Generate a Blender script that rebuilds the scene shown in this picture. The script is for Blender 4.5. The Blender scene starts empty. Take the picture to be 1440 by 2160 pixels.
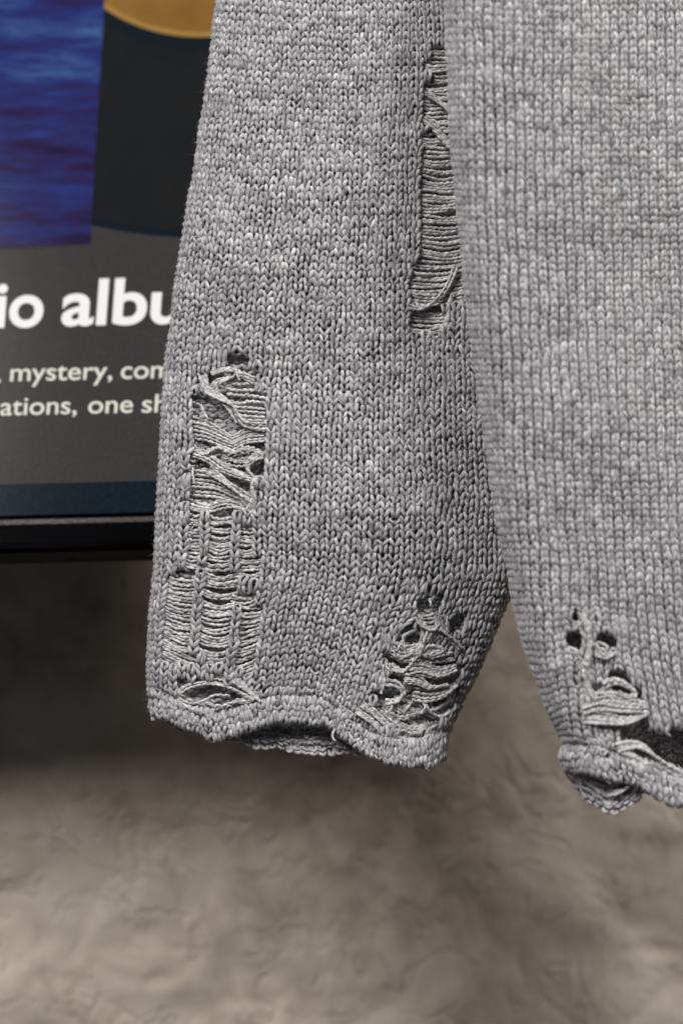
import bpy, math, random
import numpy as np
from mathutils import Vector

random.seed(7); rng = np.random.default_rng(7)
sc = bpy.context.scene
COL = sc.collection
S = 0.00018            # metres per photo pixel in the plane of the sleeve
D = 5100.0             # camera distance in those pixels

# ---------------------------------------------------------------- camera
cam = bpy.data.cameras.new('camera'); camo = bpy.data.objects.new('camera', cam); COL.objects.link(camo)
camo.location = (0, -D*S, 0); camo.rotation_euler = (math.pi/2, 0, 0)
cam.sensor_fit = 'VERTICAL'; cam.sensor_height = 36; cam.lens = 85
cam.clip_start = 0.02; cam.clip_end = 50
cam.dof.use_dof = True; cam.dof.focus_distance = (D-75)*S; cam.dof.aperture_fstop = 4.6
cam.dof.aperture_blades = 9
sc.camera = camo
# ---------------------------------------------------------------- light
w = bpy.data.worlds.new('World'); sc.world = w; w.use_nodes = True
w.node_tree.nodes['Background'].inputs[0].default_value = (0.93, 0.94, 1.0, 1)
w.node_tree.nodes['Background'].inputs[1].default_value = 0.045
def area(name, loc, target, size, power, col):
    l = bpy.data.lights.new(name, 'AREA'); l.shape = 'DISK'; l.size = size; l.energy = power; l.color = col
    o = bpy.data.objects.new(name, l); COL.objects.link(o); o.location = loc
    o.rotation_euler = (Vector(target)-Vector(loc)).to_track_quat('-Z', 'Y').to_euler()
area('ceiling_lamp', (-1.05, -1.82, 1.88), (0, 0, 0), 1.05, 77, (1.0, 0.98, 0.965))
area('ceiling_lamp', (1.15, -1.72, 1.88), (0, 0, 0), 1.05, 49, (1.0, 0.98, 0.965))
sc.view_settings.view_transform = 'Standard'; sc.view_settings.look = 'None'
sc.view_settings.gamma = 1; sc.view_settings.exposure = 0
sc.view_settings.use_curve_mapping = False
sc.render.engine = 'CYCLES'

# ---------------------------------------------------------------- helpers
def P(X, Y, Z):
    """photo pixel (X,Y) at depth Z (pixels towards the camera) -> metres"""
    X = np.asarray(X, float); Y = np.asarray(Y, float); Z = np.asarray(Z, float)
    k = (D-Z)/D
    return np.stack([(X-720)*S*k, -Z*S+0*X, (1080-Y)*S*k], -1)
def interp(tab):
    a = np.array(tab, float); return lambda v: np.interp(v, a[:, 0], a[:, 1])
def smooth_tab(tab, win=25):
    a = np.array(tab, float); xs = np.arange(a[0, 0]-100, a[-1, 0]+100, 4.0)
    ys = np.interp(xs, a[:, 0], a[:, 1]); k = np.hanning(win); k /= k.sum()
    yp = np.pad(ys, win, mode='edge'); ys = np.convolve(yp, k, 'same')[win:-win]
    return lambda v: np.interp(v, xs, ys)
def sstep(x): x = np.clip(x, 0, 1); return x*x*(3-2*x)
def vnoise(x, y, seed=0):
    xi = np.floor(x).astype(np.int64); yi = np.floor(y).astype(np.int64)
    fx = x-xi; fy = y-yi; fx = fx*fx*(3-2*fx); fy = fy*fy*(3-2*fy)
    def h(a, b):
        n = (a*374761393+b*668265263+seed*974634777) & 0x7fffffff
        n = ((n ^ (n >> 13))*1274126177) & 0x7fffffff
        return ((n ^ (n >> 16)) & 0xffff)/32767.5-1
    return (h(xi, yi)*(1-fx)+h(xi+1, yi)*fx)*(1-fy)+(h(xi, yi+1)*(1-fx)+h(xi+1, yi+1)*fx)*fy
def mesh_obj(name, verts, faces, mat, parent=None, smooth=True, attr=None):
    me = bpy.data.meshes.new(name)
    verts = np.asarray(verts, np.float32)
    if isinstance(faces, np.ndarray):
        nf, k = faces.shape
        me.vertices.add(len(verts)); me.vertices.foreach_set('co', verts.ravel())
        me.loops.add(nf*k); me.loops.foreach_set('vertex_index', faces.astype(np.int32).ravel())
        me.polygons.add(nf); me.polygons.foreach_set('loop_start', np.arange(0, nf*k, k, dtype=np.int32))
        me.polygons.foreach_set('loop_total', np.full(nf, k, np.int32))
        me.update(calc_edges=True)
    else:
        me.from_pydata([tuple(map(float, v)) for v in verts], [], faces); me.update()
    if smooth: me.polygons.foreach_set('use_smooth', np.ones(len(me.polygons), bool))
    if attr is not None:
        a = me.attributes.new('yarn', 'FLOAT_VECTOR', 'POINT'); a.data.foreach_set('vector', np.asarray(attr, np.float32).ravel())
    me.materials.append(mat)
    o = bpy.data.objects.new(name, me); COL.objects.link(o)
    if parent: o.parent = parent
    return o
def empty(name, loc, label, cat):
    o = bpy.data.objects.new(name, None); COL.objects.link(o); o.location = loc
    o['label'] = label; o['category'] = cat; o.empty_display_size = 0.02
    return o
def setparent(o, p):
    o.parent = p; o.matrix_parent_inverse = p.matrix_basis.inverted()

# ---------------------------------------------------------------- materials
def newmat(name):
    m = bpy.data.materials.new(name); m.use_nodes = True
    nt = m.node_tree; b = nt.nodes['Principled BSDF']; return m, nt, b
def ramp(nt, stops):
    r = nt.nodes.new('ShaderNodeValToRGB'); e = r.color_ramp.elements
    while len(e) < len(stops): e.new(0.5)
    for k, (p, c) in zip(e, stops): k.position = p; k.color = (*c, 1)
    return r
def math_node(nt, op, a, b):
    n = nt.nodes.new('ShaderNodeMath'); n.operation = op
    for i, v in enumerate((a, b)):
        if isinstance(v, (int, float)): n.inputs[i].default_value = v
        else: nt.links.new(v, n.inputs[i])
    return n.outputs[0]
def noise(nt, vec, scale, detail=2, rough=0.5):
    n = nt.nodes.new('ShaderNodeTexNoise'); n.inputs['Scale'].default_value = scale
    n.inputs['Detail'].default_value = detail; n.inputs['Roughness'].default_value = rough
    if vec is not None: nt.links.new(vec, n.inputs['Vector'])
    return n.outputs['Fac']
def mapping(nt, vec, scale, rot=(0, 0, 0)):
    m = nt.nodes.new('ShaderNodeMapping'); m.inputs['Scale'].default_value = scale; m.inputs['Rotation'].default_value = rot
    nt.links.new(vec, m.inputs['Vector']); return m.outputs[0]

def wool_material(name, gain=1.0, tint=(1, 1, 1), contrast=1.0):
    m, nt, b = newmat(name)
    at = nt.nodes.new('ShaderNodeAttribute'); at.attribute_name = 'yarn'; v = at.outputs['Vector']
    mel = noise(nt, mapping(nt, v, (0.022, 0, 0)), 1.0, 2, 0.6)           # dyed lots of fibre along the yarn
    leg = noise(nt, mapping(nt, v, (0.11, 0.15, 0.15)), 1.0, 1)
    fib = noise(nt, mapping(nt, v, (0.13, 1.8, 1.8)), 1.0, 3, 0.7)        # single fibres, stretched along the yarn
    geo = nt.nodes.new('ShaderNodeTexCoord').outputs['Object']
    lot = noise(nt, mapping(nt, geo, (60, 60, 210)), 1.0, 2, 0.55)        # streaks shared by a few rows
    s = math_node(nt, 'MULTIPLY', mel, 0.25)
    s = math_node(nt, 'ADD', s, math_node(nt, 'MULTIPLY', leg, 0.20))
    s = math_node(nt, 'ADD', s, math_node(nt, 'MULTIPLY', fib, 0.43))
    s = math_node(nt, 'ADD', s, math_node(nt, 'MULTIPLY', lot, 0.12))
    sp_ = nt.nodes.new('ShaderNodeSeparateXYZ'); nt.links.new(v, sp_.inputs[0])
    gr = nt.nodes.new('ShaderNodeMapRange'); gr.interpolation_type = 'SMOOTHSTEP'; gr.inputs[1].default_value = 0.0; gr.inputs[2].default_value = 0.5; gr.inputs[3].default_value = -0.045; gr.inputs[4].default_value = 0.012
    nt.links.new(math_node(nt, 'ABSOLUTE', sp_.outputs[1], 0), gr.inputs[0]); s = math_node(nt, 'ADD', s, gr.outputs[0])   # shade between the two plies, darkened in the colour; no groove modelled
    g = gain
    c = lambda a: tuple(min(1, x*g*t) for x, t in zip(a, tint))
    r = ramp(nt, [(0.38, c((0.09, 0.09, 0.105))), (0.46, c((0.27, 0.265, 0.28))), (0.535, c((0.49, 0.482, 0.49))), (0.62, c((0.80, 0.785, 0.77)))])
    nt.links.new(s, r.inputs[0]); nt.links.new(r.outputs[0], b.inputs['Base Color'])
    b.inputs['Roughness'].default_value = 0.82
    b.inputs['Specular IOR Level'].default_value = 0.22
    b.inputs['Subsurface Weight'].default_value = 0.2; b.inputs['Subsurface Scale'].default_value = 0.0012; b.inputs['Subsurface Radius'].default_value = (1, 1, 1)
    b.inputs['Sheen Weight'].default_value = 0.3; b.inputs['Sheen Roughness'].default_value = 0.5
    bp = nt.nodes.new('ShaderNodeBump'); bp.inputs['Strength'].default_value = 0.7; bp.inputs['Distance'].default_value = 0.0004
    nt.links.new(fib, bp.inputs['Height']); nt.links.new(bp.outputs[0], b.inputs['Normal'])
    return m
WOOL = wool_material('heather_grey_wool')
THREAD = wool_material('loose_grey_thread', 1.3, (1.0, 0.985, 0.955))
m, nt, b = newmat('wool_fuzz'); b.inputs['Base Color'].default_value = (0.55, 0.54, 0.53, 1); b.inputs['Roughness'].default_value = 0.7
FUZZ = m

def emit_mat(name, col, strength=1.0, rough=0.12):
    m, nt, b = newmat(name)
    b.inputs['Base Color'].default_value = (0.004, 0.004, 0.004, 1); b.inputs['Roughness'].default_value = rough
    b.inputs['Specular IOR Level'].default_value = 0.03
    b.inputs['Emission Color'].default_value = (*col, 1); b.inputs['Emission Strength'].default_value = strength
    return m, nt, b

# ---------------------------------------------------------------- wall
m, nt, b = newmat('rough_beige_plaster')
tc = nt.nodes.new('ShaderNodeTexCoord').outputs['Object']
n1 = noise(nt, tc, 9, 5, 0.6); n2 = noise(nt, tc, 60, 4, 0.65)
r = ramp(nt, [(0.32, (0.30, 0.24, 0.185)), (0.50, (0.60, 0.51, 0.42)), (0.72, (0.74, 0.65, 0.555))])
mx = math_node(nt, 'ADD', math_node(nt, 'MULTIPLY', n1, 0.65), math_node(nt, 'MULTIPLY', n2, 0.35))
nt.links.new(mx, r.inputs[0]); nt.links.new(r.outputs[0], b.inputs['Base Color'])
b.inputs['Roughness'].default_value = 0.9
def crinkle(sc_, mask_sc, w, off):
    mp = nt.nodes.new('ShaderNodeMapping'); mp.inputs['Location'].default_value = off; nt.links.new(tc, mp.inputs['Vector'])
    n = nt.nodes.new('ShaderNodeTexNoise'); n.inputs['Scale'].default_value = sc_; n.inputs['Detail'].default_value = 3; n.inputs['Roughness'].default_value = 0.6; n.inputs['Distortion'].default_value = 0.9
    nt.links.new(mp.outputs[0], n.inputs['Vector'])
    d = math_node(nt, 'ABSOLUTE', math_node(nt, 'SUBTRACT', n.outputs['Fac'], 0.5), 0)
    mr = nt.nodes.new('ShaderNodeMapRange'); mr.interpolation_type = 'SMOOTHSTEP'; mr.inputs[1].default_value = 0; mr.inputs[2].default_value = w; nt.links.new(d, mr.inputs[0])
    mk = nt.nodes.new('ShaderNodeMapRange'); mk.interpolation_type = 'SMOOTHSTEP'; mk.inputs[1].default_value = 0.46; mk.inputs[2].default_value = 0.60
    nt.links.new(noise(nt, mp.outputs[0], mask_sc, 2), mk.inputs[0])
    return math_node(nt, 'SUBTRACT', 1.0, math_node(nt, 'MULTIPLY', math_node(nt, 'SUBTRACT', 1.0, mr.outputs[0]), mk.outputs[0]))
hh_ = math_node(nt, 'ADD', crinkle(24, 36, 0.035, (0, 0, 0)), crinkle(40, 50, 0.045, (3, 1, 2)))
hh_ = math_node(nt, 'ADD', hh_, math_node(nt, 'MULTIPLY', noise(nt, tc, 90, 6, 0.7), 0.9))
bp = nt.nodes.new('ShaderNodeBump'); bp.inputs['Strength'].default_value = 0.6; bp.inputs['Distance'].default_value = 0.0010
nt.links.new(hh_, bp.inputs['Height']); nt.links.new(bp.outputs[0], b.inputs['Normal'])
PLASTER = m
WALL_Y = 0.172
gx, gz = np.meshgrid(np.linspace(-0.62, 0.62, 480), np.linspace(-0.55, 0.62, 460))
wx = gx+0.02*vnoise(gx*14, gz*14, 3); wz = gz+0.02*vnoise(gx*14+9, gz*14, 4)
h = 0.006*vnoise(wx*9, wz*9, 11)+0.003*vnoise(wx*22, wz*22, 12)+0.0017*vnoise(wx*55, wz*60, 13)+0.0012*np.abs(vnoise(wx*95, wz*80, 14))
rw = np.random.default_rng(3)
xs_ = gx[0]; zs_ = gz[:, 0]; dxg = xs_[1]-xs_[0]; dzg = zs_[1]-zs_[0]
for k in range(260):                                   # short curved trowel marks and creases
    x0, z0 = rw.uniform(-.5, .5), rw.uniform(-.5, .5); an = rw.uniform(0, 6.28); cv = rw.normal(0, 18); L = rw.uniform(.012, .055); wd = rw.uniform(.0022, .0035); am = rw.uniform(.0006, .0020)*rw.choice([1, 1, -0.7])
    px, pz = x0, z0
    i0 = int((x0-L-.008-xs_[0])/dxg); i1 = int((x0+L+.008-xs_[0])/dxg)+1; j0 = int((z0-L-.008-zs_[0])/dzg); j1 = int((z0+L+.008-zs_[0])/dzg)+1
    i0 = max(i0, 0); j0 = max(j0, 0); sub = np.s_[j0:j1, i0:i1]; gx_ = gx[sub]; gz_ = gz[sub]; best = np.full(gx_.shape, 9.0); 
    n = int(L/.002)+2
    for q in range(n):
        d2 = (gx_-px)**2+(gz_-pz)**2; tq = q/(n-1); ww = (wd*(0.35+0.65*math.sin(math.pi*tq)))**2
        best = np.minimum(best, d2/ww); px += .002*math.cos(an); pz += .002*math.sin(an); an += cv*.002+rw.normal(0, .22)
    h[sub] -= am*np.exp(-best)
nx = gx.shape[1]; ny = gx.shape[0]
idx = np.arange(nx*ny).reshape(ny, nx)
F = np.stack([idx[:-1, :-1], idx[:-1, 1:], idx[1:, 1:], idx[1:, :-1]], -1).reshape(-1, 4)
V = np.stack([gx, WALL_Y-h*0.85, gz], -1).reshape(-1, 3)
wall = mesh_obj('wall', V, F, PLASTER); wall['kind'] = 'structure'

# ---------------------------------------------------------------- knit builder
SIDES = 6; SEG = 12
KAP = 0.22
def frames_from(Pts, Nrm):
    T = np.gradient(Pts, axis=-2); T /= np.linalg.norm(T, axis=-1, keepdims=True)+1e-12
    Nn = Nrm-(Nrm*T).sum(-1, keepdims=True)*T; Nn /= np.linalg.norm(Nn, axis=-1, keepdims=True)+1e-12
    return T, Nn, np.cross(T, Nn)
def rings(Pts, Nn, B, rad, u):
    """-> verts (...,SIDES,3), attribute (...,SIDES,3)"""
    th = np.arange(SIDES)*2*np.pi/SIDES
    V = Pts[..., None, :]+rad[..., None, None]*(np.cos(th)[:, None]*Nn[..., None, :]+np.sin(th)[:, None]*B[..., None, :])
    ph = th+KAP*u[..., None]
    A = np.stack([np.broadcast_to(u[..., None], ph.shape), np.cos(ph), np.sin(ph)], -1)
    return V, A
def knit(name, surf, c0, c1, rows, alive, mat, parent, rad=3.85, amp=0.84, shift=0.215, depth=5.2, pinch=0.0, back=None, purl=None, rowseed=0, W=20.0, rough=1.0):
    """surf(c,r)->(X,Y,Z) px arrays; one yarn per row, broken where a stitch is dropped (alive False)"""
    nc = c1-c0
    t = np.linspace(0, 2*np.pi*nc, nc*SEG+1)
    rr = np.asarray(rows, float)
    cc = t/(2*np.pi)+c0
    st = np.minimum((t/(2*np.pi)).astype(int), nc-1)
    jit = rng.normal(0, rough, (len(rr), nc, 4))
    js = jit[:, st]
    # smooth the jitter over the stitch borders
    k = np.hanning(SEG+2); k /= k.sum()
    js = np.apply_along_axis(lambda a: np.convolve(np.pad(a, SEG, mode='edge'), k, 'same')[SEG:-SEG], 1, js)
    a = shift*(1+0.25*js[..., 0]); hh = amp*(1+0.12*js[..., 1])
    sgn = np.ones(len(rr)) if purl is None else np.where(purl, -1.0, 1.0)
    C = cc[None]+a*np.sin(2*(t-np.pi))[None]-pinch*np.sin(t)[None]+0.058*js[..., 2]
    R = rr[:, None]+hh*np.cos(t-np.pi)[None]*0+(-hh*np.cos(t-np.pi))[...] + 0.105*js[..., 3]
    X, Y, Z = surf(C, R)
    e = 0.05
    p0 = P(X, Y, Z); dc = P(*surf(C+e, R))-p0; dr = P(*surf(C, R+e))-p0
    N = np.cross(dr, dc); N /= np.linalg.norm(N, axis=-1, keepdims=True)+1e-12
    dz = (-depth*np.cos(2*(t-np.pi)))[None]*sgn[:, None]
    Pts = p0+N*(dz*S)[..., None]
    T, Nn, B = frames_from(Pts, N)
    radius = rad*S*(1+0.12*js[..., 1])*(1-0.16*np.cos(2*t))[None]
    if back is not None: radius = radius*np.where(back(C, R), 1.4, 1.0)
    u = (t/(2*np.pi)*W*2.0)[None]+(np.arange(len(rr))*977.0+rowseed*331.0)[:, None]
    Vv, Aa = rings(Pts, Nn, B, radius, u)
    nr, npn = X.shape
    base = (np.arange(nr)[:, None]*npn+np.arange(npn)[None])*SIDES
    ok = alive[:, st][:, :-1] if alive is not None else np.ones((nr, npn-1), bool)
    s = np.arange(SIDES); s2 = (s+1) % SIDES
    A0 = base[:, :-1][ok]; A1 = base[:, 1:][ok]
    Fq = np.stack([A0[:, None]+s, A0[:, None]+s2, A1[:, None]+s2, A1[:, None]+s], -1).reshape(-1, 4)
    used = np.zeros(nr*npn*SIDES, bool); used[Fq.ravel()] = True
    remap = np.cumsum(used)-1
    o = mesh_obj(name, Vv.reshape(-1, 3)[used], remap[Fq], mat, None, True, Aa.reshape(-1, 3)[used])
    setparent(o, parent)
    m_ok = np.concatenate([ok, ok[:, -1:]], 1)
    return o, Pts[m_ok], N[m_ok]

def catmull(pts, step=3.5):
    p = np.array(pts, float); p = np.vstack([2*p[0]-p[1], p, 2*p[-1]-p[-2]]); out = []
    for i in range(1, len(p)-2):
        n = max(2, int(np.linalg.norm(p[i+1]-p[i])/step)); t = np.linspace(0, 1, n, endpoint=False)[:, None]
        out.append(0.5*((2*p[i])+(-p[i-1]+p[i+1])*t+(2*p[i-1]-5*p[i]+4*p[i+1]-p[i+2])*t**2+(-p[i-1]+3*p[i]-3*p[i+1]+p[i+2])*t**3))
    out.append(p[-2][None]); return np.vstack(out)
NTHREAD = [0]
def thread(pts, parent, r=2.4, kink=1.1, lam=11.0, mat=None):
    r = r*1.22
    """pts: list of (X,Y,Z) px; one loose woollen thread"""
    c = catmull(pts); n = len(c)
    s = np.concatenate([[0], np.cumsum(np.linalg.norm(np.diff(c, axis=0), axis=1))])
    ph = rng.uniform(0, 6.28, 3); env = np.minimum(1, np.minimum(s, s[-1]-s)/8)
    c = c.copy()
    c[:, 1] += env*kink*np.sin(s*2*np.pi/lam+ph[0]); c[:, 2] += env*kink*np.sin(s*2*np.pi/(lam*1.3)+ph[1]); c[:, 0] += env*0.5*kink*np.sin(s*2*np.pi/(lam*.8)+ph[2])
    Pts = P(c[:, 0], c[:, 1], c[:, 2]); N = np.tile(np.array([0.03, -1.0, 0.05]), (n, 1))
    T, Nn, B = frames_from(Pts, N)
    rad = r*S*(1+0.15*np.sin(s*0.35+ph[0]))*np.ones(n)
    u = s*1.0+NTHREAD[0]*517.0; NTHREAD[0] += 1
    Vv, Aa = rings(Pts, Nn, B, rad, u)
    base = np.arange(n-1)[:, None]*SIDES; q = np.arange(SIDES); q2 = (q+1) % SIDES
    F = np.stack([base+q, base+q2, base+SIDES+q2, base+SIDES+q], -1).reshape(-1, 4)
    o = mesh_obj('loose_thread', Vv.reshape(-1, 3), F, mat or THREAD, None, True, Aa.reshape(-1, 3))
    setparent(o, parent); return o
def bundle(path, n, spread, parent, r=2.4, twist=0.6, kink=1.0, zs=0.5, flare=0.0):
    p = np.array(path, float)
    for k in range(n):
        off = (k-(n-1)/2)*spread+rng.normal(0, spread*.18); a0 = rng.uniform(-1, 1)*zs*spread
        d = np.gradient(p[:, :2], axis=0); d /= np.linalg.norm(d, axis=1, keepdims=True)+1e-9
        nrm = np.stack([-d[:, 1], d[:, 0]], 1); q = p.copy()
        tt = np.linspace(0, 1, len(p)); wv = np.cos(twist*np.pi*tt)*(1-flare*np.sin(np.pi*tt)*0)+flare*(2*tt-1)*0
        q[:, :2] += nrm*(off*wv)[:, None]+rng.normal(0, .8, (len(p), 2)); q[:, 2] += a0+off*0.35*np.sin(twist*np.pi*tt)
        thread([tuple(v) for v in q], parent, r*rng.uniform(.85, 1.15), kink)
def inpoly(X, Y, poly):
    p = np.array(poly, float); ins = np.zeros(X.shape, bool); j = len(p)-1
    for i in range(len(p)):
        xi, yi = p[i]; xj, yj = p[j]
        c = ((yi > Y) != (yj > Y)) & (X < (xj-xi)*(Y-yi)/(yj-yi+1e-9)+xi); ins ^= c; j = i
    return ins
def fuzz(name, Pts, N, n, parent, lmin=5, lmax=24, r=0.17):
    f = np.nonzero(N[:, 1] < 0.25)[0]; i = f[rng.integers(0, len(f), n)]; p = Pts[i]; nn = N[i]
    d = rng.normal(0, 1, (n, 3)); d = d*0.85+nn*0.55; d /= np.linalg.norm(d, axis=1, keepdims=True)
    d2 = rng.normal(0, 1, (n, 3)); d2 -= (d2*d).sum(1, keepdims=True)*d; d2 /= np.linalg.norm(d2, axis=1, keepdims=True)
    L = (lmin+(lmax-lmin)*rng.random(n)**3)*S; tt = np.linspace(0, 1, 5)
    bend = rng.uniform(0.4, 1.6, n)
    pts = p[:, None]+(nn*4*S)[:, None]+d[:, None]*(L[:, None]*np.sin(tt*1.4))[..., None]+d2[:, None]*((L*bend)[:, None]*tt**2)[..., None]
    d3 = np.cross(d, d2); th = np.arange(3)*2*np.pi/3
    off = np.cos(th)[:, None]*d2[:, None]+np.sin(th)[:, None]*d3[:, None]        # n,3,3
    rad = (r*S*np.linspace(1, .5, 5))
    V = pts[:, :, None]+rad[None, :, None, None]*off[:, None]
    base = (np.arange(n)[:, None]*5+np.arange(4)[None])*3; q = np.arange(3); q2 = (q+1) % 3
    F = np.stack([base[..., None]+q, base[..., None]+q2, base[..., None]+3+q2, base[..., None]+3+q], -1).reshape(-1, 4)
    o = mesh_obj(name, V.reshape(-1, 3), F, FUZZ); setparent(o, parent); o['kind'] = 'stuff'; return o

# ---------------------------------------------------------------- sweater
sweater = empty('sweater', P(1000, 1600, 0).tolist(), 'heather grey knitted wool sweater with torn laddered sleeve cuff and frayed hem', 'sweater')

# ---- sleeve: a flattened tube, NW wales round, the outline follows the photograph
NW = 77; H = 14.8; Y_TOP = -130.0; MR = 113
Lx = smooth_tab([(-200, 490), (0, 463), (150, 446), (300, 424), (450, 400), (600, 375), (750, 357), (900, 345), (1050, 338), (1150, 335), (1230, 329), (1300, 321), (1400, 316), (1450, 318), (1500, 324), (1600, 330)])
Rx = smooth_tab([(-200, 1040), (0, 1050), (300, 1062), (700, 1080), (1000, 1092), (1150, 1092), (1220, 1086), (1300, 1052), (1400, 1010), (1450, 985), (1490, 965), (1530, 945), (1560, 936), (1640, 934)], 13)
YbF = smooth_tab([(300, 1492), (335, 1500), (400, 1532), (455, 1550), (500, 1543), (540, 1522), (590, 1512), (650, 1514), (700, 1532), (750, 1568), (800, 1595), (860, 1610), (912, 1606), (940, 1586)], 9)
YbB = smooth_tab([(300, 1492), (400, 1530), (500, 1553), (560, 1568), (640, 1578), (720, 1578), (800, 1585), (870, 1594), (912, 1596), (940, 1584)], 9)
th = np.linspace(np.pi, -np.pi, 4001); ne = 2/2.7
ex = np.sign(np.cos(th))*np.abs(np.cos(th))**ne; ez = np.sign(np.sin(th))*np.abs(np.sin(th))**ne*0.30
sl = np.concatenate([[0], np.cumsum(np.hypot(np.diff(ex), np.diff(ez)))]); sl /= sl[-1]
pucker = [(475, 900, 100, 190, 7), (890, 1390, 110, 170, 9), (445, 1260, 110, 200, 1.5), (900, 400, 60, 330, 4)]
pulls = []     # (X, Y, radius, strength): stitches shoved aside round a hole
def sleeve_surf(c, r):
    f = (c/NW) % 1.0
    ux = np.interp(f, sl, ex); uz = np.interp(f, sl, ez)
    Y0 = Y_TOP+r*H
    Lv = Lx(Y0); Rv = Rx(Y0); X0 = (Lv+Rv)/2+ux*(Rv-Lv)/2
    Yend = Y_TOP+MR*H
    front = sstep((uz+0.03)/0.06)
    Yb = YbF(X0)*front+YbB(X0)*(1-front)
    k = sstep((r-(MR-30))/30.0)
    Y = Y0-16*ux*ux*(1-k)+k*(Yb-Yend)
    Lv = Lx(Y); Rv = Rx(Y)
    X = (Lv+Rv)/2+ux*(Rv-Lv)/2
    op = 0.74-0.22*sstep((Y-1330)/230)
    Z = np.where(uz > 0, uz, -uz*op)*(Rv-Lv)/2
    cl = 0.72+0.28*sstep((1550-Y)/500)
    Z = Z*cl
    Z = Z+13*vnoise(X/170+3, Y/260, 5)+5*vnoise(X/75, Y/130, 6)+2.0*vnoise(X/30, Y/36, 8)
    X = X+2.2*vnoise(X/60, Y/46, 15); Y = Y+2.6*vnoise(X/52+7, Y/60, 16)
    # the hem band stands proud and rolls a little
    q = np.clip((r-(MR-3.6))/4.2, 0, 1.15); Z = Z+np.sign(uz+1e-6)*(5*np.sin(np.pi*.7*q)); Y = Y+3*np.sin(X/9.0+2*vnoise(X/25, 0*X, 70))*vnoise(X/33, 0*X+3, 71)*q
    for (px, py, rx, ry, am) in pucker:
        g = am*np.exp(-((X-px)/rx)**2-((Y-py)/ry)**2)*(uz > 0)
        X, Y = X+g*vnoise(X/19+2, Y/23, 81), Y+g*vnoise(X/21+8, Y/19, 82)
    for (px, py, pr, ps) in pulls:
        dx = X-px; dy = Y-py; dd = np.hypot(dx, dy)+1e-3; g = ps*np.exp(-(dd/pr)**2)*(uz > 0)
        X = X+dx/dd*g; Y = Y+dy/dd*g
    return X, Y, Z
pulls += [(866, 1343, 26, 13), (957, 1312, 22, 10), (908, 1245, 18, 8), (898, 1274, 20, 8), (528, 1235, 14, 6), (400, 968, 18, 6), (505, 756, 20, 6)]
rows = np.arange(0, MR+1)
ci = np.arange(NW)+0.5
CX, RY = np.meshgrid(ci, rows.astype(float)); SX, SY, SZ = sleeve_surf(CX, RY)
frontm = (ci < NW/2)[None]*np.ones_like(SX, bool)
# openings (photo pixels): ladders first, then the torn holes
ladders = [
    [(903, 100), (965, 100), (985, 640), (862, 640), (872, 570), (886, 480), (891, 350), (898, 200)],
    [(858, 655), (950, 655), (930, 700), (862, 700)],
    [(392, 1085), (430, 1085), (426, 1195), (386, 1195)],
    [(354, 1215), (412, 1215), (406, 1405), (348, 1405)],
    [(443, 1082), (497, 1082), (489, 1240), (479, 1408), (426, 1408), (431, 1240)],
    [(508, 1100), (542, 1100), (540, 1220), (504, 1220)],
    [(502, 1250), (545, 1250), (540, 1415), (492, 1415)],
    [(880, 1282), (917, 1282), (915, 1325), (878, 1325)],
]
holes = [
    [(484, 742), (522, 742), (548, 800), (560, 850), (560, 915), (550, 1000), (540, 1062), (500, 1086), (392, 1082), (390, 990), (408, 960), (408, 842), (440, 800), (470, 772)],
    [(392, 1197), (420, 1197), (412, 1213), (362, 1213), (375, 1200)],
    [(512, 1226), (540, 1226), (538, 1248), (505, 1248)],
    [(368, 1440), (420, 1424), (480, 1436), (530, 1470), (520, 1482), (440, 1498), (385, 1480)],
    [(842, 1330), (884, 1328), (888, 1356), (836, 1358)],
    [(940, 1290), (968, 1288), (976, 1330), (952, 1330)],
    [(896, 1236), (920, 1236), (918, 1252), (898, 1252)],
    [(880, 1262), (916, 1262), (916, 1282), (880, 1282)],
    [(818, 1378), (958, 1372), (968, 1400), (960, 1440), (935, 1500), (925, 1555), (860, 1555), (770, 1502), (795, 1470), (805, 1420)],
    [(885, 640), (962, 640), (955, 655), (870, 655)],
]
lad = np.zeros(SX.shape, int); hol = np.zeros(SX.shape, bool)
for i, p in enumerate(ladders): lad[inpoly(SX, SY, p) & frontm] = i+1
JX = SX+9*rng.uniform(-1, 1, SX.shape); JY = SY+7*rng.uniform(-1, 1, SX.shape)
for p in holes: hol |= inpoly(JX, JY, p) & frontm
lad[hol] = 0
lad[-4:] = 0
hol[-3:] = False
alive = (lad == 0) & ~hol
orphan = alive & hol[:, np.r_[-1, 0:NW-1]] & hol[:, np.r_[1:NW, 0]]; hol |= orphan; alive &= ~orphan
NB = MR+1-4
sleeve, sp, sn = knit('sleeve', sleeve_surf, 0, NW, rows[:NB], alive[:NB], WOOL, sweater, back=lambda C, R: (C % NW) > NW/2)
cuff, cp, cn = knit('cuff_edge', sleeve_surf, 0, NW, np.array([MR-3.3, MR-2.4, MR-1.5, MR-0.6, MR+0.1]), None, WOOL, sleeve, rad=4.2, purl=np.array([1, 0, 0, 0, 0], bool), rowseed=5, rough=1.7, amp=0.80, shift=0.22)

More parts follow.
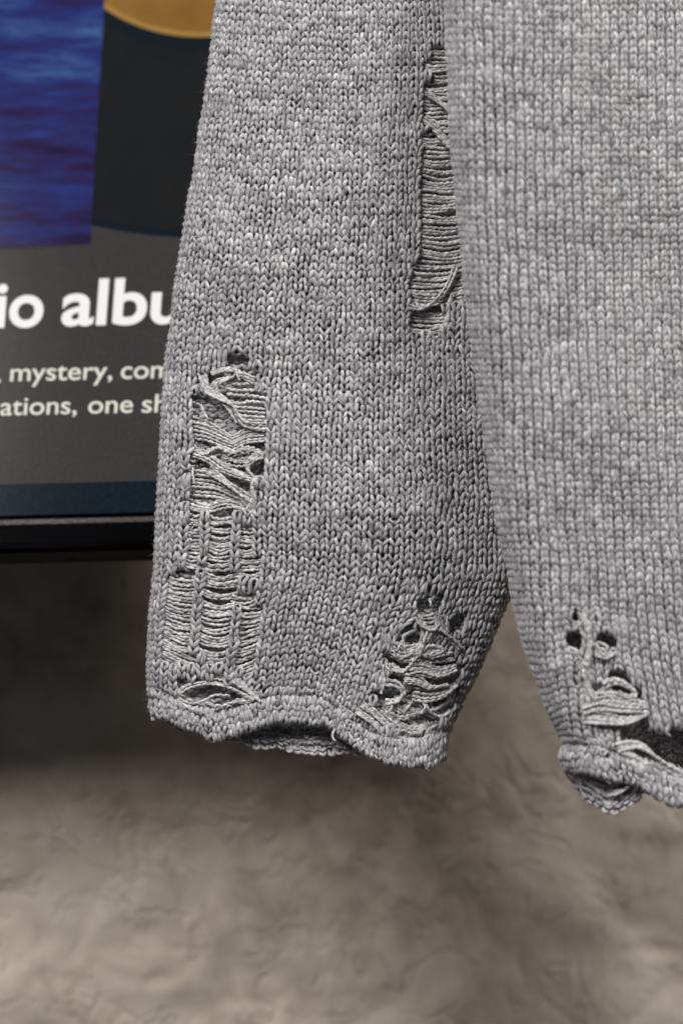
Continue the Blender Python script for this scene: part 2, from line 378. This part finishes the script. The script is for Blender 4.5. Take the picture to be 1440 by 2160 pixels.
# rungs of the ladders: the bare yarn left where stitches ran down
def rungs(surf, C0, lad, rows, parent, zoff, sag, per_row=2, r=2.7):
    for j in range(len(rows)):
        row = lad[j]; i = 0
        while i < len(row):
            if row[i] == 0: i += 1; continue
            k = i
            while k+1 < len(row) and row[k+1] == row[i]: k += 1
            for q in range(per_row):
                cs = np.linspace(i-0.25, k+1.25, 5)
                rr = rows[j]+(q+0.5)/per_row-0.5+rng.normal(0, .10)
                X, Y, Z = surf(cs, np.full(5, rr)); wd = X[-1]-X[0]
                sg = rng.uniform(.4, 1.3)*sag*min(1.3, wd/45)
                Y = Y+sg*np.array([0, .8, 1, .8, 0])+rng.normal(0, .9, 5); Z = Z+zoff+np.array([0, -1, -1.5, -1, 0])*2+rng.normal(0, 1.2, 5)
                thread(list(zip(X, Y, Z)), parent, r*rng.uniform(.85, 1.15), 0.9, rng.uniform(8, 13))
            i = k+1
rungs(sleeve_surf, ci, lad, rows, sleeve, -4, 5)

def zf(X, Y, dz=0.0):
    """depth of the sleeve's front face at a photo pixel"""
    L0 = float(Lx(Y)); R0 = float(Rx(Y)); u = np.clip((X-(L0+R0)/2)/((R0-L0)/2), -1, 1)
    return float(0.30*(1-abs(u)**2.7)**(1/2.7)*(R0-L0)/2*(0.72+0.28*sstep((1550-Y)/500)))+dz
def sb(path, n, spread, dz=0.0, r=2.4, twist=0.5, kink=1.0):
    bundle([(x, y, zf(x, y, dz+(p[0] if p else 0))) for (x, y, *p) in path], n, spread, sleeve, r, twist, kink)
# hole in the middle of the sleeve
sb([(446, 788), (475, 780), (500, 784), (528, 800)], 3, 4.5, -5)
for k in range(5): sb([(478+6*(k > 2), 806+13*k), (505, 812+12*k+rng.uniform(-3, 3)), (530, 808+13*k), (560, 816+12*k)], 1, 2, -4, r=2.6, kink=1.5)
sb([(449, 818), (461, 804), (484, 798), (508, 793), (536, 804)], 4, 4.2, 3, twist=.9)
sb([(428, 792), (436, 820), (463, 838), (490, 855), (502, 880), (520, 896), (560, 901)], 5, 4.2, 3, twist=.9)
sb([(420, 812), (438, 832), (470, 850), (485, 868), (500, 892)], 2, 4.5, 0)
for k in range(4): sb([(500+2*k, 868+8*k), (525, 870+8*k), (560, 872+8*k)], 1, 2, -2)
for k in range(6): sb([(406, 880+9*k), (438, 890+8*k), (478, 912+6.5*k), (492, 918+6*k), (520, 905+6*k), (558, 900+6*k)], 1, 2, -3+rng.uniform(-3, 3), r=2.5)
sb([(400, 940), (430, 955), (460, 945), (490, 958), (520, 950), (556, 962)], 4, 4.5, 2, twist=1.2, kink=2)
sb([(410, 955), (440, 966), (470, 986), (500, 1000), (540, 1012)], 4, 6, 1, twist=.3)
sb([(470, 965), (505, 975), (548, 970)], 4, 6, -3, twist=.3, kink=1.6)
for k in range(7): sb([(386, 992+8.5*k), (420, 994+8.5*k), (455, 1000+8*k), (490, 1022+6*k), (536, 1050+4*k)], 1, 2, -2+rng.uniform(-3, 3), r=2.5)
sb([(440, 992), (468, 1010), (495, 1036), (528, 1066)], 4, 5, 4, twist=.8)
sb([(548, 960), (528, 972), (522, 990), (534, 1006), (532, 1030), (536, 1052), (526, 1078)], 3, 5, 5, r=2.8, twist=1)
sb([(440, 1072), (470, 1062), (500, 1064), (536, 1080)], 4, 5, -2, twist=.3)
sb([(392, 1060), (420, 1070), (450, 1076)], 4, 6, -3, twist=.3)
# slit above the cuff edge
sb([(372, 1466), (395, 1448), (430, 1441), (465, 1444), (500, 1458), (535, 1478)], 3, 4.5, 3, twist=.7)
sb([(380, 1474), (405, 1484), (430, 1478), (455, 1466), (485, 1468)], 1, 3, 3)
sb([(375, 1472), (405, 1492), (445, 1499), (485, 1484), (530, 1480)], 2, 4, 3, twist=.8)
sb([(400, 1420), (440, 1422), (490, 1432), (545, 1470)], 4, 6, -1, twist=.3, kink=1.4)
sb([(480, 1425), (510, 1446), (548, 1478)], 3, 5, 3, twist=.4)
# torn lower corner of the cuff
sb([(836, 1362), (856, 1368), (886, 1358)], 3, 5, -2)
sb([(828, 1378), (850, 1392), (878, 1384)], 3, 6, -1, kink=1.5)
sb([(862, 1412), (890, 1410), (925, 1420), (962, 1408)], 6, 6.2, 2, twist=.3)
sb([(852, 1432), (880, 1436), (908, 1450), (944, 1446)], 5, 5, 4, twist=.6)
sb([(814, 1402), (812, 1425), (808, 1445), (802, 1462)], 3, 6, 2, twist=.6)
sb([(806, 1424), (826, 1408), (848, 1416), (870, 1404), (900, 1392), (955, 1385)], 4, 6, 0, twist=1, kink=1.6)
sb([(906, 1330), (898, 1350), (886, 1366), (878, 1386)], 3, 5, 5, r=3.2, twist=1)
sb([(925, 1300), (936, 1330), (952, 1350), (970, 1366)], 3, 5, 3, r=3.0, twist=1)
sb([(930, 1372), (905, 1366), (885, 1376), (866, 1392)], 3, 5, 4, r=3, twist=1)
sb([(832, 1470), (858, 1480), (880, 1486)], 2, 4, -8)
sb([(846, 1500), (862, 1486), (880, 1478), (905, 1472)], 3, 5, -6, r=3, twist=1)
sb([(756, 1492), (790, 1516), (826, 1548), (866, 1570), (906, 1572), (932, 1556)], 6, 5.4, 6, r=2.7, twist=.45)
sb([(772, 1486), (805, 1520), (840, 1552), (880, 1562), (920, 1548)], 3, 5, 9, r=2.6, twist=.7)
for k in range(5): sb([(896+7*k, 1522), (901+7*k, 1538), (900+7*k, 1562)], 1, 2, 8)
sb([(888, 1470), (905, 1500), (930, 1512), (950, 1500)], 4, 7, -2, r=3.2, twist=.6)
sb([(846, 1512), (870, 1520), (886, 1540)], 3, 7, -9, r=3.2)
sb([(826, 1366), (846, 1380), (872, 1376), (900, 1384), (935, 1372)], 4, 6.5, 3, r=3, twist=.8, kink=1.4)
sb([(812, 1440), (836, 1444), (850, 1460), (838, 1478), (812, 1482)], 3, 6, 2, r=3, twist=.8)
sb([(870, 1462), (900, 1466), (935, 1462), (962, 1444)], 5, 6.5, 1, r=2.8, twist=.4)
sb([(820, 1494), (850, 1506), (880, 1500), (915, 1496), (945, 1482)], 5, 7, -5, r=2.8, twist=.6, kink=1.5)
sb([(880, 1298), (892, 1318), (912, 1330), (930, 1322)], 3, 6, 4, r=2.8, twist=.8)
sb([(800, 1500), (830, 1526), (870, 1540), (905, 1530)], 4, 6, 0, r=2.8, twist=.4)
# broken ends that hang out of the tears
for (bx_, by_, n_) in ((500, 770, 1), (428, 855, 2), (545, 960, 2), (530, 1072, 2), (400, 985, 1), (850, 1352, 2), (905, 1262, 1), (948, 1300, 1), (820, 1400, 2), (900, 1480, 3), (830, 1480, 2), (445, 1492, 1), (700, 1535, 1)):
    for q in range(n_):
        dx = rng.uniform(-9, 9); ln = rng.uniform(16, 34); x0 = bx_+rng.uniform(-8, 8); cu = rng.uniform(-9, 9)
        sb([(x0, by_, -3), (x0+dx*.5, by_+ln*.4, 5), (x0+dx+cu*.3, by_+ln*.8, 8), (x0+dx+cu, by_+ln, 7)], 1, 2, 2, r=rng.uniform(1.7, 2.5), kink=1.6)
# right hand ladder: dark gap and the chain that still holds
sb([(962, 560), (945, 600), (925, 630), (890, 650), (862, 648)], 3, 5, 2, r=2.6, twist=.8)
sb([(955, 620), (948, 640), (942, 680), (930, 700)], 2, 6, 2, r=3.2, twist=1)
sb([(900, 196), (915, 206), (945, 232), (970, 262)], 3, 5, 2, twist=.5)
sb([(893, 250), (915, 266), (940, 300), (970, 330)], 4, 6, 3, twist=.4)
fuzz('wool_fuzz', np.vstack([sp, cp]), np.vstack([sn, cn]), 30000, sleeve, 4, 15, 0.13)
fuzz('stray_fibre', np.vstack([sp, cp]), np.vstack([sn, cn]), 80, sleeve, 16, 38, 0.11)

# ---- torso: the body of the sweater, nearer to the camera, its left edge turning back
TW = 20.5; TH = 14.8; TYT = -130.0; TM = 119
Tx = smooth_tab([(-200, 945), (0, 944), (200, 951), (400, 965), (600, 985), (800, 1010), (1000, 1038), (1100, 1054), (1200, 1076), (1300, 1094), (1400, 1122), (1500, 1158), (1572, 1197), (1590, 1187), (1612, 1193), (1662, 1220), (1707, 1242)], 7)
# profile: back panel -> rounded side -> front panel
prof = [(430, -20)]+[(70-70*math.sin(a), 90-110*math.cos(a)) for a in np.linspace(0, math.pi, 40)]+[(160, 202), (300, 170), (480, 120), (830, 30)]
prof = np.array(prof); psl = np.concatenate([[0], np.cumsum(np.hypot(*np.diff(prof, axis=0).T))])
NT = int(psl[-1]/TW)
kmid = psl[20]   # arc length at the left outline
TbF = smooth_tab([(1150, 1640), (1200, 1615), (1240, 1618), (1300, 1636), (1355, 1664), (1400, 1688), (1440, 1700), (1600, 1735), (1800, 1760)], 9)
TbB = smooth_tab([(1150, 1600), (1200, 1640), (1240, 1700), (1270, 1705), (1300, 1688), (1330, 1665), (1400, 1650), (1800, 1650)], 7)
tpulls = [(1212, 1350, 26, 11), (1274, 1350, 28, 8), (1210, 1300, 18, 7), (1255, 1300, 18, 7), (1218, 1430, 20, 8), (1305, 1428, 24, 9)]
def tor_a(c, Y0): return np.clip(c*TW+170-0.7*(Tx(Y0)-945), 0, psl[-1])
def torso_surf(c, r):
    Y0 = TYT+r*TH
    a = tor_a(c, Y0)
    g = np.interp(a, psl, prof[:, 0]); z = np.interp(a, psl, prof[:, 1])
    front = sstep((a-kmid+30)/60)
    def place(Y):
        t = Tx(Y); return t+g*(1-(t-945)*0.0002)
    X = place(Y0)
    Yend = TYT+TM*TH
    Yb = TbF(X)*front+TbB(X)*(1-front)
    k = sstep((r-(TM-34))/34.0)
    Y = Y0+k*(Yb-Yend)-10*(1-k)*np.exp(-(g/120)**2)
    X = place(Y)
    z = np.where(a < kmid, z+200*sstep((Y-1300)/280)*sstep((210-g)/90)*(90-z)/110, z)
    Z = z+165-30*sstep((Y-900)/800)
    Z = Z+12*vnoise(X/210+3, Y/300, 45)+6*vnoise(X/90, Y/140, 46)+2*vnoise(X/30, Y/36, 48)
    X = X+2.6*vnoise(X/60, Y/50, 55); Y = Y+3.0*vnoise(X/56+7, Y/60, 56)
    q = np.clip((r-(TM-3.6))/4.2, 0, 1.15); Z = Z+np.where(a > kmid, 1, -1)*(5*np.sin(np.pi*.7*q)); Y = Y+3*np.sin(X/9.0+2*vnoise(X/25, 0*X, 70))*vnoise(X/33, 0*X+3, 71)*q
    for (px, py, pr, ps) in tpulls:
        dx = X-px; dy = Y-py; dd = np.hypot(dx, dy)+1e-3; gg = ps*np.exp(-(dd/pr)**2)*(a > kmid)
        X = X+dx/dd*gg; Y = Y+dy/dd*gg
    return X, Y, Z
trows = np.arange(0, TM+1); tci = np.arange(NT)+0.5
CX, RY = np.meshgrid(tci, trows.astype(float)); UX, UY, UZ = torso_surf(CX, RY)
tfront = tor_a(CX, TYT+RY*TH) > kmid-10
tholes = [
    [(1196, 1334), (1228, 1334), (1226, 1368), (1190, 1368)],
    [(1254, 1332), (1296, 1332), (1294, 1368), (1252, 1366)],
    [(1285, 1420), (1328, 1420), (1340, 1444), (1272, 1444)],
    [(1240, 1444), (1345, 1444), (1362, 1505), (1370, 1530), (1460, 1545), (1460, 1590), (1440, 1625), (1330, 1600), (1300, 1570), (1310, 1530), (1240, 1510)],
    [(1202, 1290), (1218, 1290), (1216, 1308), (1204, 1308)],
    [(1247, 1290), (1262, 1290), (1262, 1312), (1250, 1312)],
]
thol = np.zeros(UX.shape, bool)
for p in tholes: thol |= inpoly(UX, UY, p) & tfront
thol |= inpoly(UX, UY, [(1250, 1645), (1290, 1640), (1300, 1672), (1258, 1678)]) & ~tfront
th_o = ~thol[:, 1:-1] & thol[:, :-2] & thol[:, 2:]; thol[:, 1:-1] |= th_o
thol[-3:] = False
NTB = TM+1-4
torso, tp, tn = knit('torso', torso_surf, 0, NT, trows[:NTB], ~thol[:NTB], WOOL, sweater, rad=3.95, amp=0.88, shift=0.18, depth=4.8, pinch=0.045, back=lambda C, R: tor_a(C, TYT+R*TH) < kmid-20, rowseed=900, W=TW, rough=0.75)
hem, hp, hn = knit('hem_edge', torso_surf, 0, NT, np.array([TM-3.3, TM-2.4, TM-1.5, TM-0.6, TM+0.1]), None, WOOL, torso, rad=4.3, purl=np.array([1, 0, 0, 0, 0], bool), rowseed=1900, W=TW, rough=1.7, amp=0.80, shift=0.20)
def tz(X, Y, dz=0):
    g = X-float(Tx(Y)); zz = np.interp(g, [0, 20, 70, 160, 300, 480], [90, 150, 200, 202, 170, 120])
    return float(zz+165-30*sstep((Y-900)/800))+dz
def tb(path, n, spread, dz=0.0, r=2.7, twist=0.5, kink=1.0):
    bundle([(x, y, tz(x, y, dz)) for (x, y) in path], n, spread, torso, r, twist, kink)
tb([(1228, 1498), (1265, 1488), (1310, 1494), (1366, 1496)], 4, 6, 3, twist=.3)
tb([(1228, 1512), (1270, 1516), (1320, 1520), (1366, 1506)], 6, 6, 5, twist=.5)
tb([(1240, 1478), (1280, 1468), (1320, 1474), (1362, 1486)], 5, 6, 0, twist=.4, kink=1.5)
tb([(1272, 1445), (1296, 1436), (1322, 1446), (1338, 1462), (1322, 1474), (1300, 1464)], 3, 6, 4, r=3.2, twist=1)
tb([(1270, 1450), (1285, 1466), (1310, 1478)], 4, 6, 0, r=3)
tb([(1300, 1578), (1328, 1572), (1352, 1574), (1378, 1594), (1405, 1616), (1440, 1640)], 4, 5, 4, twist=.8)
tb([(1310, 1590), (1335, 1596), (1362, 1612)], 3, 5, 2)
tb([(1226, 1292), (1236, 1318), (1243, 1350), (1242, 1380), (1236, 1404)], 3, 5, 4, r=3.4, twist=1)
tb([(1248, 1312), (1242, 1334), (1244, 1362)], 3, 5, 4, r=3.2, twist=1)
tb([(1225, 1640), (1262, 1668), (1300, 1672), (1330, 1655)], 3, 7, -18, r=3)
tb([(1248, 1650), (1276, 1640), (1312, 1652)], 3, 6, -14, r=2.8)
tb([(1258, 1376), (1276, 1384), (1296, 1378)], 3, 6, 0)
tb([(1226, 1400), (1234, 1425), (1238, 1450), (1250, 1478)], 3, 6, 4, r=3.2, twist=1)
fuzz('wool_fuzz', np.vstack([tp, hp]), np.vstack([tn, hn]), 17000, torso, 4, 16, 0.13)

# ---------------------------------------------------------------- display behind the sleeve
ALPHA = math.radians(20); RHO = math.radians(1.4)
exv = np.array([math.cos(RHO), 0, math.sin(RHO)])
upv = np.array([-math.sin(RHO)*math.cos(ALPHA), math.sin(ALPHA), math.cos(RHO)*math.cos(ALPHA)])
upv -= exv*upv.dot(exv); upv /= np.linalg.norm(upv)
nv = np.cross(exv, upv)                       # faces the camera (-y)
O = P(165, 1178, -200)
CAMP = np.array([0, -D*S, 0])
def uv(X, Y):
    """photo pixel -> (a, b) metres in the plane of the screen"""
    d = np.array([(X-720)*S, D*S, (1080-Y)*S]); t = (O-CAMP).dot(nv)/d.dot(nv)
    q = CAMP+d*t-O; return q.dot(exv), q.dot(upv)
def loc(a, b, n=0.0): return O+exv*a+upv*b+nv*n
disp = empty('digital_display', loc(0, 0, 0).tolist(), 'dark screen in black frame showing white text, blue water picture and record, behind the sleeve', 'display')
A0 = uv(-700, 900)[0]; A1 = uv(640, 900)[0]
bBot = uv(165, 1162)[1]; bTrim0 = uv(165, 1108)[1]; bTrim1 = uv(165, 1094)[1]; bScr = uv(165, 1084)[1]; bBand = uv(165, 1018)[1]; bTop = uv(165, -330)[1]
def extrude_profile(name, prof, a0, a1, mat, parent):
    """prof: list of (b,n); extruded along the screen's width, capped"""
    k = len(prof); V = [loc(a0, *p) for p in prof]+[loc(a1, *p) for p in prof]
    F = [(i, (i+1) % k, k+(i+1) % k, k+i) for i in range(k)]+[tuple(range(k-1, -1, -1)), tuple(range(k, 2*k))]
    o = mesh_obj(name, V, F, mat, None, False); setparent(o, parent); return o
m, nt, b = newmat('black_satin_plastic'); b.inputs['Base Color'].default_value = (0.003, 0.003, 0.0035, 1); b.inputs['Roughness'].default_value = 0.05; b.inputs['Specular IOR Level'].default_value = 0.06
BLACK = m
m, nt, b = newmat('bevel_highlight'); b.inputs['Base Color'].default_value = (0.3, 0.28, 0.27, 1); b.inputs['Roughness'].default_value = 0.5; b.inputs['Metallic'].default_value = 0.4  # light caught on the frame's bevel, put into the colour as a pale line
tcn = nt.nodes.new('ShaderNodeTexCoord').outputs['Object']
rr = ramp(nt, [(0.3, (0.03, 0.028, 0.026)), (0.7, (0.19, 0.18, 0.17))]); nt.links.new(noise(nt, tcn, 900, 3), rr.inputs[0]); nt.links.new(rr.outputs[0], b.inputs['Base Color'])
TRIM = m
mm = 0.001
# lower rail of the frame, slightly rounded
pr = [(bBot, -14*mm), (bBot, -1*mm), (bBot+1.0*mm, 1.6*mm), (bBot+3*mm, 2.4*mm), (bTrim0-1.5*mm, 2.4*mm), (bTrim0-.1*mm, 2.0*mm), (bTrim0-.1*mm, -14*mm)]
extrude_profile('frame_rail', pr, A0, A1, BLACK, disp)
extrude_profile('edge_trim', [(bTrim0, -6*mm), (bTrim0, 2.2*mm), (bTrim0+.4*mm, 2.4*mm), (bTrim1-.9*mm, 1.3*mm), (bTrim1, 0.4*mm), (bTrim1, -6*mm)], A0, A1, TRIM, disp)
extrude_profile('back_housing', [(bTrim1+.2*mm, -16*mm), (bTrim1+.2*mm, -1.2*mm), (bTop, -1.2*mm), (bTop, -16*mm)], A0+.001, A1-.001, BLACK, disp)
def side_rail(a0, a1): extrude_profile('frame_rail', [(bTrim1+.4*mm, -14.5*mm), (bTrim1+.4*mm, 2.2*mm), (bTop+6*mm, 2.2*mm), (bTop+6*mm, -14.5*mm)], a0, a1, BLACK, disp)
side_rail(A1+.0001, A1+6*mm); side_rail(A0-6*mm, A0-.0001)
extrude_profile('frame_rail', [(bTop+.2*mm, -14.5*mm), (bTop+.2*mm, 2.1*mm), (bTop+6*mm, 2.1*mm), (bTop+6*mm, -14.5*mm)], A0, A1, BLACK, disp)
def flat(name, polyab, n, mat, parent):
    V = [loc(a, bb, n) for a, bb in polyab]
    o = mesh_obj(name, V, [tuple(range(len(V)))], mat, None, False); setparent(o, parent); return o
def grain(nt, b, c0, c1, scale, stretch=(1, 1, 1)):
    t = nt.nodes.new('ShaderNodeTexCoord').outputs['Object']
    r = ramp(nt, [(0.3, c0), (0.7, c1)]); nt.links.new(noise(nt, mapping(nt, t, stretch), scale, 3, 0.7), r.inputs[0]); nt.links.new(r.outputs[0], b.inputs['Emission Color'])
m, nt, b = emit_mat('screen_grey', (0.045, 0.043, 0.041)); grain(nt, b, (0.036, 0.034, 0.033), (0.052, 0.049, 0.047), 700); SCR = m
screen = flat('screen', [(A0, bBand), (A1, bBand), (A1, bTop), (A0, bTop)], 0.0, SCR, disp)
m, nt, b = emit_mat('screen_navy', (0.008, 0.017, 0.025)); grain(nt, b, (0.002, 0.006, 0.010), (0.008, 0.017, 0.025), 900); NAVY = m
flat('navy_strip', [(A0, bScr), (A1, bScr), (A1, bBand-.0001), (A0, bBand-.0001)], 0.0, NAVY, disp)
# album artwork: record, label, water picture
cA, cB = uv(430, -205); RR = cB-uv(400, 502)[1]; RL = cB-uv(440, 80)[1]
def disc(name, R, n, mat, r_in=None):
    aa = np.linspace(math.pi, 2*math.pi, 97); bmax = bTop-.0004
    pts = [(cA+R*math.cos(t), cB+R*math.sin(t)) for t in aa]
    pts = [(min(max(a, A0+.0005), A1-.0005), min(bb, bmax)) for a, bb in pts]
    V = [loc(cA, min(cB, bmax), n)]+[loc(a, bb, n) for a, bb in pts]
    o = mesh_obj(name, V, [(0, i, i+1) for i in range(1, len(V)-1)], mat, None, False); setparent(o, screen); return o
mR, nt, b = emit_mat('record_black', (0.018, 0.017, 0.016)); grain(nt, b, (0.007, 0.009, 0.011), (0.013, 0.0125, 0.0125), 30)
mE, nt, b = emit_mat('record_rim', (0.004, 0.010, 0.015))
mO, nt, b = emit_mat('record_label_orange', (0.25, 0.125, 0.025)); grain(nt, b, (0.21, 0.10, 0.02), (0.28, 0.145, 0.035), 40)
mO2, nt, b = emit_mat('record_label_rim', (0.36, 0.20, 0.05))
disc('record_rim', RR, 0.0002, mE); disc('record', RR*0.982, 0.0004, mR)
disc('label_groove', RL*1.085, 0.0006, mE); disc('record_label_rim', RL, 0.0008, mO2); disc('record_label', RL*0.965, 0.001, mO)
m, nt, b = emit_mat('water_picture', (0.02, 0.03, 0.15))
t = nt.nodes.new('ShaderNodeTexCoord').outputs['Object']
n1 = noise(nt, mapping(nt, t, (8, 40, 62)), 1.0, 6, 0.62); n2 = noise(nt, mapping(nt, t, (45, 150, 230)), 1.0, 4, 0.6)
sep = nt.nodes.new('ShaderNodeSeparateXYZ'); nt.links.new(t, sep.inputs[0])
hgt = math_node(nt, 'MULTIPLY', math_node(nt, 'SUBTRACT', sep.outputs[2], 0.135), 1.5)
s = math_node(nt, 'ADD', math_node(nt, 'ADD', math_node(nt, 'MULTIPLY', n1, 0.58), math_node(nt, 'MULTIPLY', n2, 0.42)), hgt)
r = ramp(nt, [(0.37, (0.007, 0.005, 0.020)), (0.48, (0.021, 0.012, 0.072)), (0.60, (0.018, 0.030, 0.16)), (0.80, (0.07, 0.15, 0.34))])
nt.links.new(s, r.inputs[0]); nt.links.new(r.outputs[0], b.inputs['Emission Color'])
xr = lambda y: 222-30*y/518
q = [uv(-690, 541), uv(0, 523), uv(192, 518), uv(222, 0), uv(238, -280), uv(-690, -280)]
q = [(max(a, A0+.001), min(bb, bTop-.001)) for a, bb in q]
flat('water_picture', q, 0.0013, m, screen)
# lettering
def text(word, x0, x1, ybase, slope, mat, bold, shear, xh_px):
    cu = bpy.data.curves.new('txt', 'FONT'); cu.body = word; cu.size = 1; cu.offset = bold; cu.shear = 0
    to = bpy.data.objects.new('txt', cu); COL.objects.link(to)
    bpy.context.view_layer.update()
    me = bpy.data.meshes.new_from_object(to.evaluated_get(bpy.context.evaluated_depsgraph_get()))
    co = np.array([v.co[:] for v in me.vertices]); bpy.data.objects.remove(to)
    xs = (x1-x0)/(co[:, 0].max()-co[:, 0].min()); ox = co[:, 0].min()
    ys = xh_px/0.53
    for v, c in zip(me.vertices, co):
        X = x0+(c[0]-ox)*xs; Y = ybase-c[1]*ys+slope*(X-x0); X += c[1]*ys*shear
        v.co = loc(*uv(X, Y), 0.0005)
    me.materials.clear(); me.materials.append(mat)
    o = bpy.data.objects.new('screen_text', me); COL.objects.link(o); setparent(o, screen)
mW, nt, b = emit_mat('text_white', (0.92, 0.90, 0.87)); mC, nt, b = emit_mat('text_cream', (0.76, 0.745, 0.66))
text('io', -9, 90, 690, -.022, mW, .022, .075, 72); text('albu', 129, 383, 686, -.022, mW, .022, .075, 72)
text(',', -8, 2, 806, -.02, mC, .008, .07, 29); text('mystery,', 22, 237, 805, -.022, mC, .008, .07, 29); text('com', 255, 360, 800, -.022, mC, .008, .07, 29)
text('ations,', 1, 162, 877, -.022, mC, .008, .07, 29); text('one', 186, 280, 873, -.022, mC, .008, .07, 29); text('sh', 299, 352, 871, -.022, mC, .008, .07, 29)
